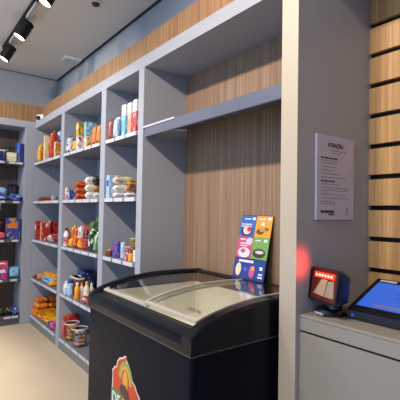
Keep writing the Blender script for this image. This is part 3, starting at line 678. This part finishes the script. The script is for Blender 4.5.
# sticker on the front
def spart(name, pts, depth, mat, par, lay):
    return fpart(name, extrude_poly(pts, -depth, 'y', FY0 + .0036 - lay), mat, par)
cx = -1.762
shape = [(-.148, .44), (-.135, .60), (-.140, .628), (-.125, .640), (-.118, .652), (-.098, .655), (-.085, .690), (-.060, .714), (-.030, .722), (-.012, .735), (.004, .740), (.010, .722), (.032, .706), (.058, .678), (.076, .640), (.102, .628), (.118, .606), (.146, .588), (.148, .44), (.11, .40), (-.11, .40)]
so = spart('sticker', [(cx + a * 1.02, .545 + (b - .565) * .98) for a, b in shape], .001, plain_c('DCCFC0'), None, .0)
so['label'] = 'red, yellow and green sun sticker with white lettering'
spart('sticker_field', [(cx + a * .945, .545 + (b - .565) * .93) for a, b in shape], .001, plain_c('C63A1E'), so, .001)
def arc(r0, r1, a0, a1, cx_, cz, sx=1, sz=1, n=16):
    o = [(cx_ + sx * r1 * math.cos(a0 + (a1 - a0) * i / n), cz + sz * r1 * math.sin(a0 + (a1 - a0) * i / n)) for i in range(n + 1)]
    if r0 > 0: o += [(cx_ + sx * r0 * math.cos(a1 - (a1 - a0) * i / n), cz + sz * r0 * math.sin(a1 - (a1 - a0) * i / n)) for i in range(n + 1)]
    return o
spart('sun_arch', arc(.080, .100, .0, PI - .1, cx + .006, .588, .7), .001, plain_c('8FA03C'), so, .002)
spart('sun_arch', arc(.062, .080, .0, PI - .1, cx + .006, .588, .7), .001, plain_c('C7A83A'), so, .0021)
spart('sun_core', arc(0, .034, 0, 2 * PI, cx + .006, .590, .75, 1.6, 22)[:-1], .001, plain_c('DDA03A'), so, .002)
spart('fruit_mark', [(cx + q, r_ - .025) for q, r_ in ((-.052, .57), (-.03, .597), (.01, .60), (.04, .575), (.05, .54), (.03, .53), (.02, .545), (.005, .535), (-.012, .55), (-.03, .545))], .001, plain_c('3C2C26'), so, .003)
spart('green_banner', [(cx + q * .96, r_ - .024) for q, r_ in ((-.155, .415), (-.150, .535), (-.11, .552), (-.05, .545), (.03, .515), (.10, .47), (.15, .44), (.15, .40), (-.14, .39))], .001, plain_c('3F7A48'), so, .0025)
b = text_bm('DE MEL', .075, bold=.002)
b.transform(Matrix.Translation((cx - .01, FY0 + .0036 - .0042, .476)) @ Matrix.Rotation(.0, 4, 'Y') @ Matrix.Rotation(PI / 2, 4, 'X'))
fpart('sticker_lettering', b, plain_c('D8DCD6'), so)

# ---------------------------------------------------------------- ice cream board leaning on the niche wall
PW, PH = .258, .385
bd = thing('menu_board', 'colourful ice cream board of five pictures leaning on the niche wall behind the freezer', 'sign', (-1.685, 1.641, 1.029))
tilt = -math.atan2(.080, .374)
def bpart(name, bm, mat, par=None):
    bm.transform(Matrix.Rotation(tilt, 4, 'X')); return fin(name, bm, mat, par or bd)
bpart('board', bx(-PW / 2, PW / 2, 0, .006, 0.002, PH), M['black'])
def tile(x0, x1, z0, z1, c, lab):
    o = bpart('picture', bx(x0, x1, -.0012, 0.0, z0, z1), printed(*c) if isinstance(c, tuple) else plain_c(c)); o['label'] = lab; return o
def disc(par, x, z, r, sx, c, lay=.0024, name='ice_cream', sq=1.0):
    pts = [(x + r * sx * math.cos(2 * PI * i / 18), z + r * sq * math.sin(2 * PI * i / 18)) for i in range(18)]
    bpart(name, extrude_poly(pts, -.001, 'y', -lay + .001), plain_c(c), par)
zA_, zB_ = PH * .325, PH * .66
m_ = .001
tl = tile(-PW / 2, -m_, zB_, PH - .003, '2A5FA8', 'blue picture')
disc(tl, -.068, zB_ + .034, .036, 1.3, '1A1A26', name='dark_bowl', sq=.85); disc(tl, -.062, zB_ + .04, .028, 1.25, 'D8BFC0', .0034); disc(tl, -.045, zB_ + .046, .016, 1.2, 'B03A3A', .0044)
tr = tile(m_, PW / 2, zB_, PH - .003, 'DE9A24', 'orange yellow picture')
disc(tr, .045, zB_ + .035, .018, 1.7, '6B3C20'); disc(tr, .09, zB_ + .05, .011, 1.8, '8A5228'); disc(tr, .062, zB_ + .045, .012, 2.0, 'C58A45', .0034)
ml = tile(-PW / 2, -m_, zA_ + m_, zB_ - m_, 'C8486A', 'pink picture')
disc(ml, -.062, zA_ + .032, .036, 1.4, 'D8D2DA', sq=.85); disc(ml, -.07, zA_ + .042, .013, 1.6, 'A8606E', .0034); disc(ml, -.03, zA_ + .1, .022, 1.2, 'C9C0DA', .0024)
mr = tile(m_, PW / 2, zA_ + m_, zB_ - m_, '6FA04A', 'green picture')
disc(mr, .062, zA_ + .036, .032, 1.6, '3A3026', sq=.85); disc(mr, .066, zA_ + .042, .014, 2.4, 'D0C0B8', .0034, sq=.7)
bt = tile(-PW / 2, PW / 2, .004, zA_ - m_, '243A86', 'navy picture')
disc(bt, -.085, .055, .026, .9, 'D9CDA8', sq=1.5); disc(bt, .028, .05, .024, .9, 'D0508A', sq=1.5); disc(bt, .036, .07, .013, 1.1, 'E09A4A', .0034); disc(bt, -.025, .06, .014, 1, '3E66C0', .0024)
for par, x, z, w_, h_ in ((tl, -.072, PH - .022, .05, .007), (tr, .05, PH - .022, .05, .007), (ml, -.085, zB_ - .018, .045, .007), (mr, .04, zB_ - .018, .04, .007), (tl, -.075, PH - .055, .09, .006), (tl, -.075, PH - .068, .09, .006), (tr, .06, PH - .05, .02, .02), (ml, -.07, zB_ - .042, .07, .006), (ml, -.07, zB_ - .056, .06, .006), (bt, -.03, zA_ - .018, .12, .014), (bt, .098, .075, .022, .02), (bt, .098, .042, .03, .010), (bt, .098, .025, .035, .010), (tl, -.02, PH - .02, .026, .016), (tr, .108, PH - .02, .026, .016), (ml, -.02, zB_ - .016, .024, .014), (mr, .1, zB_ - .018, .026, .016)):
    bpart('print_block', bx(x - w_ / 2, x + w_ / 2, -.0020, -.0011, z - h_ / 2, z + h_ / 2), plain_c('D4D8E4'), par)

# ---------------------------------------------------------------- counter with scanner and terminal
CY, CT = 1.383, 0.992
ct = thing('checkout_counter', 'taupe grey checkout counter between the end panel and the slat wall', 'counter', (-0.2, CY, 0))
CO = Vector(ct.location)
def cpart(name, bm, mat, par=None, **k):
    for v in bm.verts: v.co -= CO
    return fin(name, bm, mat, par or ct, **k)
M['taupe'] = plain('taupe_laminate', '8E877C', 0.4, scale=150, vary=0.03)
cpart('worktop', bx(-1.0981, .8, CY, 1.929, CT - .012, CT, bev=.002), M['taupe'])
cpart('fascia', bx(-1.0981, .8, CY + .002, CY + .022, .926, CT - .0125, bev=.001), M['taupe'])
cpart('shadow_groove', bx(-1.098, .8, CY + .012, CY + .03, .917, .9255), M['black'])
cpart('front_panel', bx(-1.098, .8, CY + .002, CY + .022, 0.0, .9165, bev=.001), M['taupe'])
cpart('carcass', bx(-1.0975, .8, CY + .031, 1.929, 0.0, CT - .0125), M['taupe'])

# scanner
sc = thing('barcode_scanner', 'black countertop barcode scanner glowing red, on the taupe counter', 'scanner', (-1.005, 1.497, CT), math.radians(-14))
M['scanblack'] = plain('scanner_black', '15161C', 0.3)
M['scannavy'] = plain('scanner_navy', '1A2348', 0.35)
b = lathe([(.076, 0), (.080, .004), (.080, .014), (.070, .024), (.045, .034)], 32); bmesh.ops.scale(b, verts=b.verts, vec=(.84, .95, 1)); bmesh.ops.translate(b, verts=b.verts, vec=(-.020, 0, 0)); P('scanner_base', b, M['scanblack'], sc)
P('base_badge', bx(-.035, .015, -.077, -.068, .006, .016, bev=.002), plain_c('8FA0B8'), sc)
b = lathe([(.036, .03), (.034, .045), (.036, .075)], 24); P('neck', b, M['scanblack'], sc)
HM = Matrix.Translation((.006, -.008, .122)) @ Matrix.Rotation(math.radians(-8), 4, 'X')
hw, hh = .088, .073
b = bx(-hw, hw, -.05, .035, -hh, hh, bev=.02, seg=4)
for v in b.verts:
    k = (v.co.y + .05) / .085; v.co.x *= 1 - .3 * k * k; v.co.z *= 1 - .3 * k * k
b.transform(HM); hd = P('scanner_head', b, M['scannavy'], sc, smooth=True)
# bezel ring and recessed window
def rrect(w_, h_, r, n=5):
    o = []
    for qx, qz, a0 in ((w_ - r, h_ - r, 0), (-w_ + r, h_ - r, PI / 2), (-w_ + r, -h_ + r, PI), (w_ - r, -h_ + r, 1.5 * PI)):
        for i in range(n + 1): o.append((qx + r * math.cos(a0 + PI / 2 * i / n), qz + r * math.sin(a0 + PI / 2 * i / n)))
    return o
bm = bmesh.new(); lo_ = rrect(hw - .001, hh - .001, .02); li_ = rrect(hw - .009, hh - .010, .012)
A = [[bm.verts.new((x, y, z)) for x, z in pts] for pts, y in ((lo_, -.044), (lo_, -.060), (li_, -.060), (li_, -.046))]
for r0, r1 in zip(A, A[1:] + A[:1]):
    n = len(r0)
    for i in range(n): bm.faces.new((r0[i], r0[(i + 1) % n], r1[(i + 1) % n], r1[i]))
bm.transform(HM); P('bezel', bm, M['scanblack'], hd)
t_ = NT('scanner_window'); t_.b.inputs['Base Color'].default_value = lin('5A2018'); t_.b.inputs['Roughness'].default_value = .12
bm = extrude_poly(li_, .004, 'y', -.0525); bm.transform(HM); P('window', bm, t_.m, hd)
M['led'] = emit('red_led', 'FF2A14', 2.2); M['ledw'] = emit('red_led_core', 'FF9A7A', 4.0)
b = bx(-.060, .060, -.0575, -.053, .030, .052, bev=.002); b.transform(HM); P('led_bar', b, M['led'], hd)
for i in range(6):
    b = bx(-.05 + i * .018, -.042 + i * .018, -.0585, -.0574, .036, .045); b.transform(HM); P('led', b, M['ledw'], hd)
# cream reflection in the window's mirrors, painted as pale slanted shapes
for pts, c in (([(-.060, -.040), (-.018, .024), (.018, .026), (.004, -.046)], 'A89274'), ([(.008, -.046), (.022, .020), (.056, .024), (.062, -.046)], '9A8A74')):
    bm = extrude_poly(pts, -.001, 'y', -.0526); bm.transform(HM); P('mirror_reflection', bm, plain(('mirror_reflection' + c), c, .2), hd)

# terminal
tm = thing('touch_terminal', 'black touch terminal with bright blue screen lying tilted on the counter', 'terminal', (-.76, 1.50, CT))
TW = .185
bodyprof = [(0, .0), (0, .036), (.006, .040), (.245, .138), (.25, .134), (.25, .0)]
P('terminal_body', extrude_poly([(a, b) for a, b in bodyprof], 2 * TW, 'x', -TW), M['scanblack'], tm)
ang = math.atan2(.098, .239)
TM = Matrix.Translation((0, .006, .0405)) @ Matrix.Rotation(ang, 4, 'X')
L = math.hypot(.098, .239)
def tpart(name, a, mat, par=None, bev=0):
    b = bx(*a, bev=bev); b.transform(TM); return P(name, b, mat, par or tm)
fr = tpart('screen_bezel', (-TW, TW, 0, L, -.001, .005), M['black'], bev=.002)
scn = tpart('screen', (-TW + .022, TW - .022, .028, L - .034, .005, .006), emit('blue_screen', '2668E4', .62), fr)
tpart('screen_button', (-TW + .085, TW - .05, .042, .058, .006, .0066), emit('screen_button_glow', '8A76B0', .5), scn)
for x0, x1, y0 in ((-.05, .10, .115), (-.02, .12, .098), (-.06, .09, .15)):
    tpart('screen_writing', (x0, x1, y0, y0 + .006, .006, .0065), emit('screen_ink', '1E52C0', .6), scn)
tpart('maker_badge', (-TW + .022, -TW + .095, L - .024, L - .010, .005, .0062), plain_c('A8B4BC'), fr)
b = lathe([(.007, 0), (.007, .003)], 20); b.transform(Matrix.Translation((-TW + .026, .0005, .019)) @ Matrix.Rotation(PI / 2, 4, 'X')); P('power_button', b, emit('blue_power_glow', '2038C0', .8), tm)

# ---------------------------------------------------------------- notice on the end panel
NX = -1.0986
nt = thing('notice_board', 'pale lilac white printed notice fixed to the grey end panel', 'sign', (NX, 1.63, 1.59))
NH, NW = .194, .147
def npart(name, bm, mat, par=None): return fin(name, bm, mat, par or nt)
pl = npart('plate', bx(0, .011, -NW, NW, -NH, NH, bev=.001), plain_c('BEB9CD'))
ink = plain_c('35323C'); ink2 = plain_c('77737F')
def nbar(y0, y1, z, h_, m):
    npart('text_line', bx(.0108, .0114, y0, y1, z - h_ / 2, z + h_ / 2), m, pl)
b = text_bm('ATENÇÃO', .026, bold=.0012)
b.transform(Matrix.Translation((.0113, -.006, .150)) @ Matrix.Rotation(PI / 2, 4, 'Z') @ Matrix.Rotation(PI / 2, 4, 'X')); npart('heading', b, ink, pl)
rl = random.Random(5)
def words(y0, y1, z, h_, m):
    y = y0
    while y < y1 - .008:
        w_ = min(rl.uniform(.012, .035), y1 - y); nbar(y, y + w_, z, h_, m); y += w_ + .004
words(-.045, .075, .127, .0035, ink2); words(-.045, .045, .115, .0035, ink2)
words(-.118, .012, .089, .008, ink); words(-.118, .01, .077, .0035, ink2); words(-.118, .0, .066, .0035, ink2)
for z, e in ((.049, .012), (.033, -.01), (.017, .03), (.001, .085)): words(-.118, e, z, .0035, ink2)
words(-.118, -.005, -.017, .008, ink); words(-.118, .03, -.031, .0035, ink2)
for z, e in ((-.047, .1), (-.058, .1), (-.068, -.07), (-.078, .075), (-.095, .1)): words(-.118, e, z, .0032, ink2)
words(-.118, -.005, -.112, .0035, ink2); words(-.118, -.005, -.121, .0035, ink2); nbar(-.118, -.015, -.157, .012, ink); nbar(-.06, -.015, -.170, .007, ink)
nbar(.085, .094, -.150, .022, ink2); nbar(.065, .112, -.170, .0025, ink2)

# ---------------------------------------------------------------- ceiling fittings
tk = thing('track_rail', 'black lighting track running along the ceiling', 'light track', (-3.2, .89, ZC))
P('rail', bx(-1.59, 2.6, -.02, .02, -.034, -.0005, bev=.002), M['black'], tk)
P('end_cap', bx(-1.602, -1.59, -.021, .021, -.035, -.0005), M['black'], tk)
def spot(x, label, first):
    t = thing('track_spotlight', label, 'spotlight', (x, .89, ZC - .0345), 0, 'spotlights on the ceiling track')
    P('track_adapter', bx(-.06, .06, -.017, .017, -.022, 0, bev=.002), M['black'], t)
    d = Vector((-.12, -.45, -.88)).normalized()
    q = Vector((0, 0, -1)).rotation_difference(d).to_matrix().to_4x4()
    T = Matrix.Translation((-.02, -.0, -.10)) @ q
    P('yoke_arm', bx(-.004, .02, .048, .056, -.10, -.02, bev=.001), M['alu'], t)
    P('pale_strip', bx(.075, .40, -.010, .022, -.030, -.0005, bev=.003), M['alu'], t)  # pale grey strip along the rail beside each head
    r = .055
    b = lathe([(r * .9, .085), (r, .08), (r, -.085), (r * .93, -.085), (r * .9, -.06), (.001, -.055)], 30, cap=False); b.transform(T); hd = P('lamp_head', b, M['black'], t)
    b = lathe([(r * .92, -.076), (r * .92, -.079)], 30); b.transform(T); P('lens', b, M['lamp'], hd)
    ld = bpy.data.lights.new('track_lamp', 'SPOT'); ld.energy = SPOT_E; ld.spot_size = math.radians(75); ld.spot_blend = .6; ld.shadow_soft_size = .05; ld.color = (1, .86, .70)
    lo = bpy.data.objects.new('track_lamp', ld); COL.objects.link(lo); lo.matrix_local = T @ Matrix.Translation((0, 0, -.095)); lo.parent = hd
    return t
SPOT_E = 140
spot(-4.60, 'spotlight at the far end of the black ceiling track', True)
spot(-3.91, 'middle spotlight of three on the black ceiling track', False)
spot(-3.12, 'nearest spotlight of three, cut by the upper picture edge', False)

ap = thing('emergency_light', 'flat white box mounted on the ceiling near the back corner', 'light', (-4.71, 1.60, ZC))
P('housing', bx(-.105, .105, -.10, .10, -.028, -.0005, bev=.008, seg=3), M['whitepl'], ap); P('diffuser', bx(-.08, .08, -.075, .075, -.031, -.027, bev=.002), plain_c('C6C6CA'), ap)
sd = thing('smoke_detector', 'small dark dome fitting with pale ring on the ceiling at the upper edge', 'detector', (-3.265, 1.315, ZC))
b = lathe([(.055, -.0005), (.055, -.012), (.045, -.016)], 28); P('ring', b, M['whitepl'], sd)
b = lathe([(.036, -.0155), (.030, -.030), (.015, -.038), (.002, -.040)], 24); P('dome', b, plain_c('2A2A2C'), sd)
cm = thing('security_camera', 'small white security camera with black lens on top of the corner shelving', 'camera', (-5.29, 1.44, 2.527), math.radians(38))
P('camera_body', bx(-.050, .050, -.035, .05, .012, .112, bev=.012, seg=3), M['whitepl'], cm)
P('foot', bx(-.03, .03, -.02, .03, 0, .0125, bev=.002), M['whitepl'], cm)
b = lathe([(.030, 0), (.028, .012), (.018, .016), (.002, .013)], 24); b.transform(Matrix.Translation((-.014, -.034, .062)) @ Matrix.Rotation(PI / 2, 4, 'X')); P('lens', b, M['black'], cm)

# ---------------------------------------------------------------- lights
def lamp(kind, name, loc, energy, col, **k):
    d = bpy.data.lights.new(name, kind); d.energy = energy; d.color = col
    for a, v in k.items(): setattr(d, a, v)
    o = bpy.data.objects.new(name, d); COL.objects.link(o); o.location = loc; return o

for x, ax, e, c in ((-4.4, 0, 95, .88), (-3.1, -.7, 88, .88), (-2.1, 0, 68, .86), (-1.3, 0, 100, .6), (-0.8, 0, 66, .8), (0.1, 0, 20, .8)):
    o = lamp('SPOT', 'ceiling_lamp', (x, -.45, 3.12), e, (1, (1 + c) / 2 + .01, c), spot_size=math.radians(120), spot_blend=.5, shadow_soft_size=.06)
    o.rotation_euler = Vector((ax, .75, -1)).to_track_quat('-Z', 'Y').to_euler()

# red glow of the scanner on the panel beside it
o = lamp('SPOT', 'scanner_beam', (-1.025, 1.385, 1.205), .9, (1, .04, .02), spot_size=math.radians(115), spot_blend=.9, shadow_soft_size=.008)
o.rotation_euler = Vector((-1, -.05, .05)).to_track_quat('-Z', 'Y').to_euler()

wd = bpy.data.worlds.new('World'); scene.world = wd; wd.use_nodes = True
bgn = wd.node_tree.nodes['Background']; bgn.inputs[0].default_value = (.38, .60, 1.0, 1); bgn.inputs[1].default_value = 1.65

# ---------------------------------------------------------------- camera
cd = bpy.data.cameras.new('Camera'); cam = bpy.data.objects.new('Camera', cd); COL.objects.link(cam)
cd.sensor_width = 36.0; cd.lens = 396.61 / 400 * 36.0; cd.clip_start = .02
yaw, pitch, roll = map(math.radians, (52.6587, 1.7651, 1.0086))
F = Vector((-math.sin(yaw) * math.cos(pitch), math.cos(yaw) * math.cos(pitch), math.sin(pitch)))
R = Vector((math.cos(yaw), math.sin(yaw), 0)); U = R.cross(F)
R2 = R * math.cos(roll) + U * math.sin(roll); U2 = -R * math.sin(roll) + U * math.cos(roll)
cam.matrix_world = Matrix(((R2.x, U2.x, -F.x, 0), (R2.y, U2.y, -F.y, 0), (R2.z, U2.z, -F.z, 1.42), (0, 0, 0, 1)))
scene.camera = cam
scene.view_settings.view_transform = 'Standard'; scene.view_settings.look = 'None'
scene.view_settings.gamma = 1.0; scene.view_settings.use_curve_mapping = False
scene.view_settings.exposure = 0.43
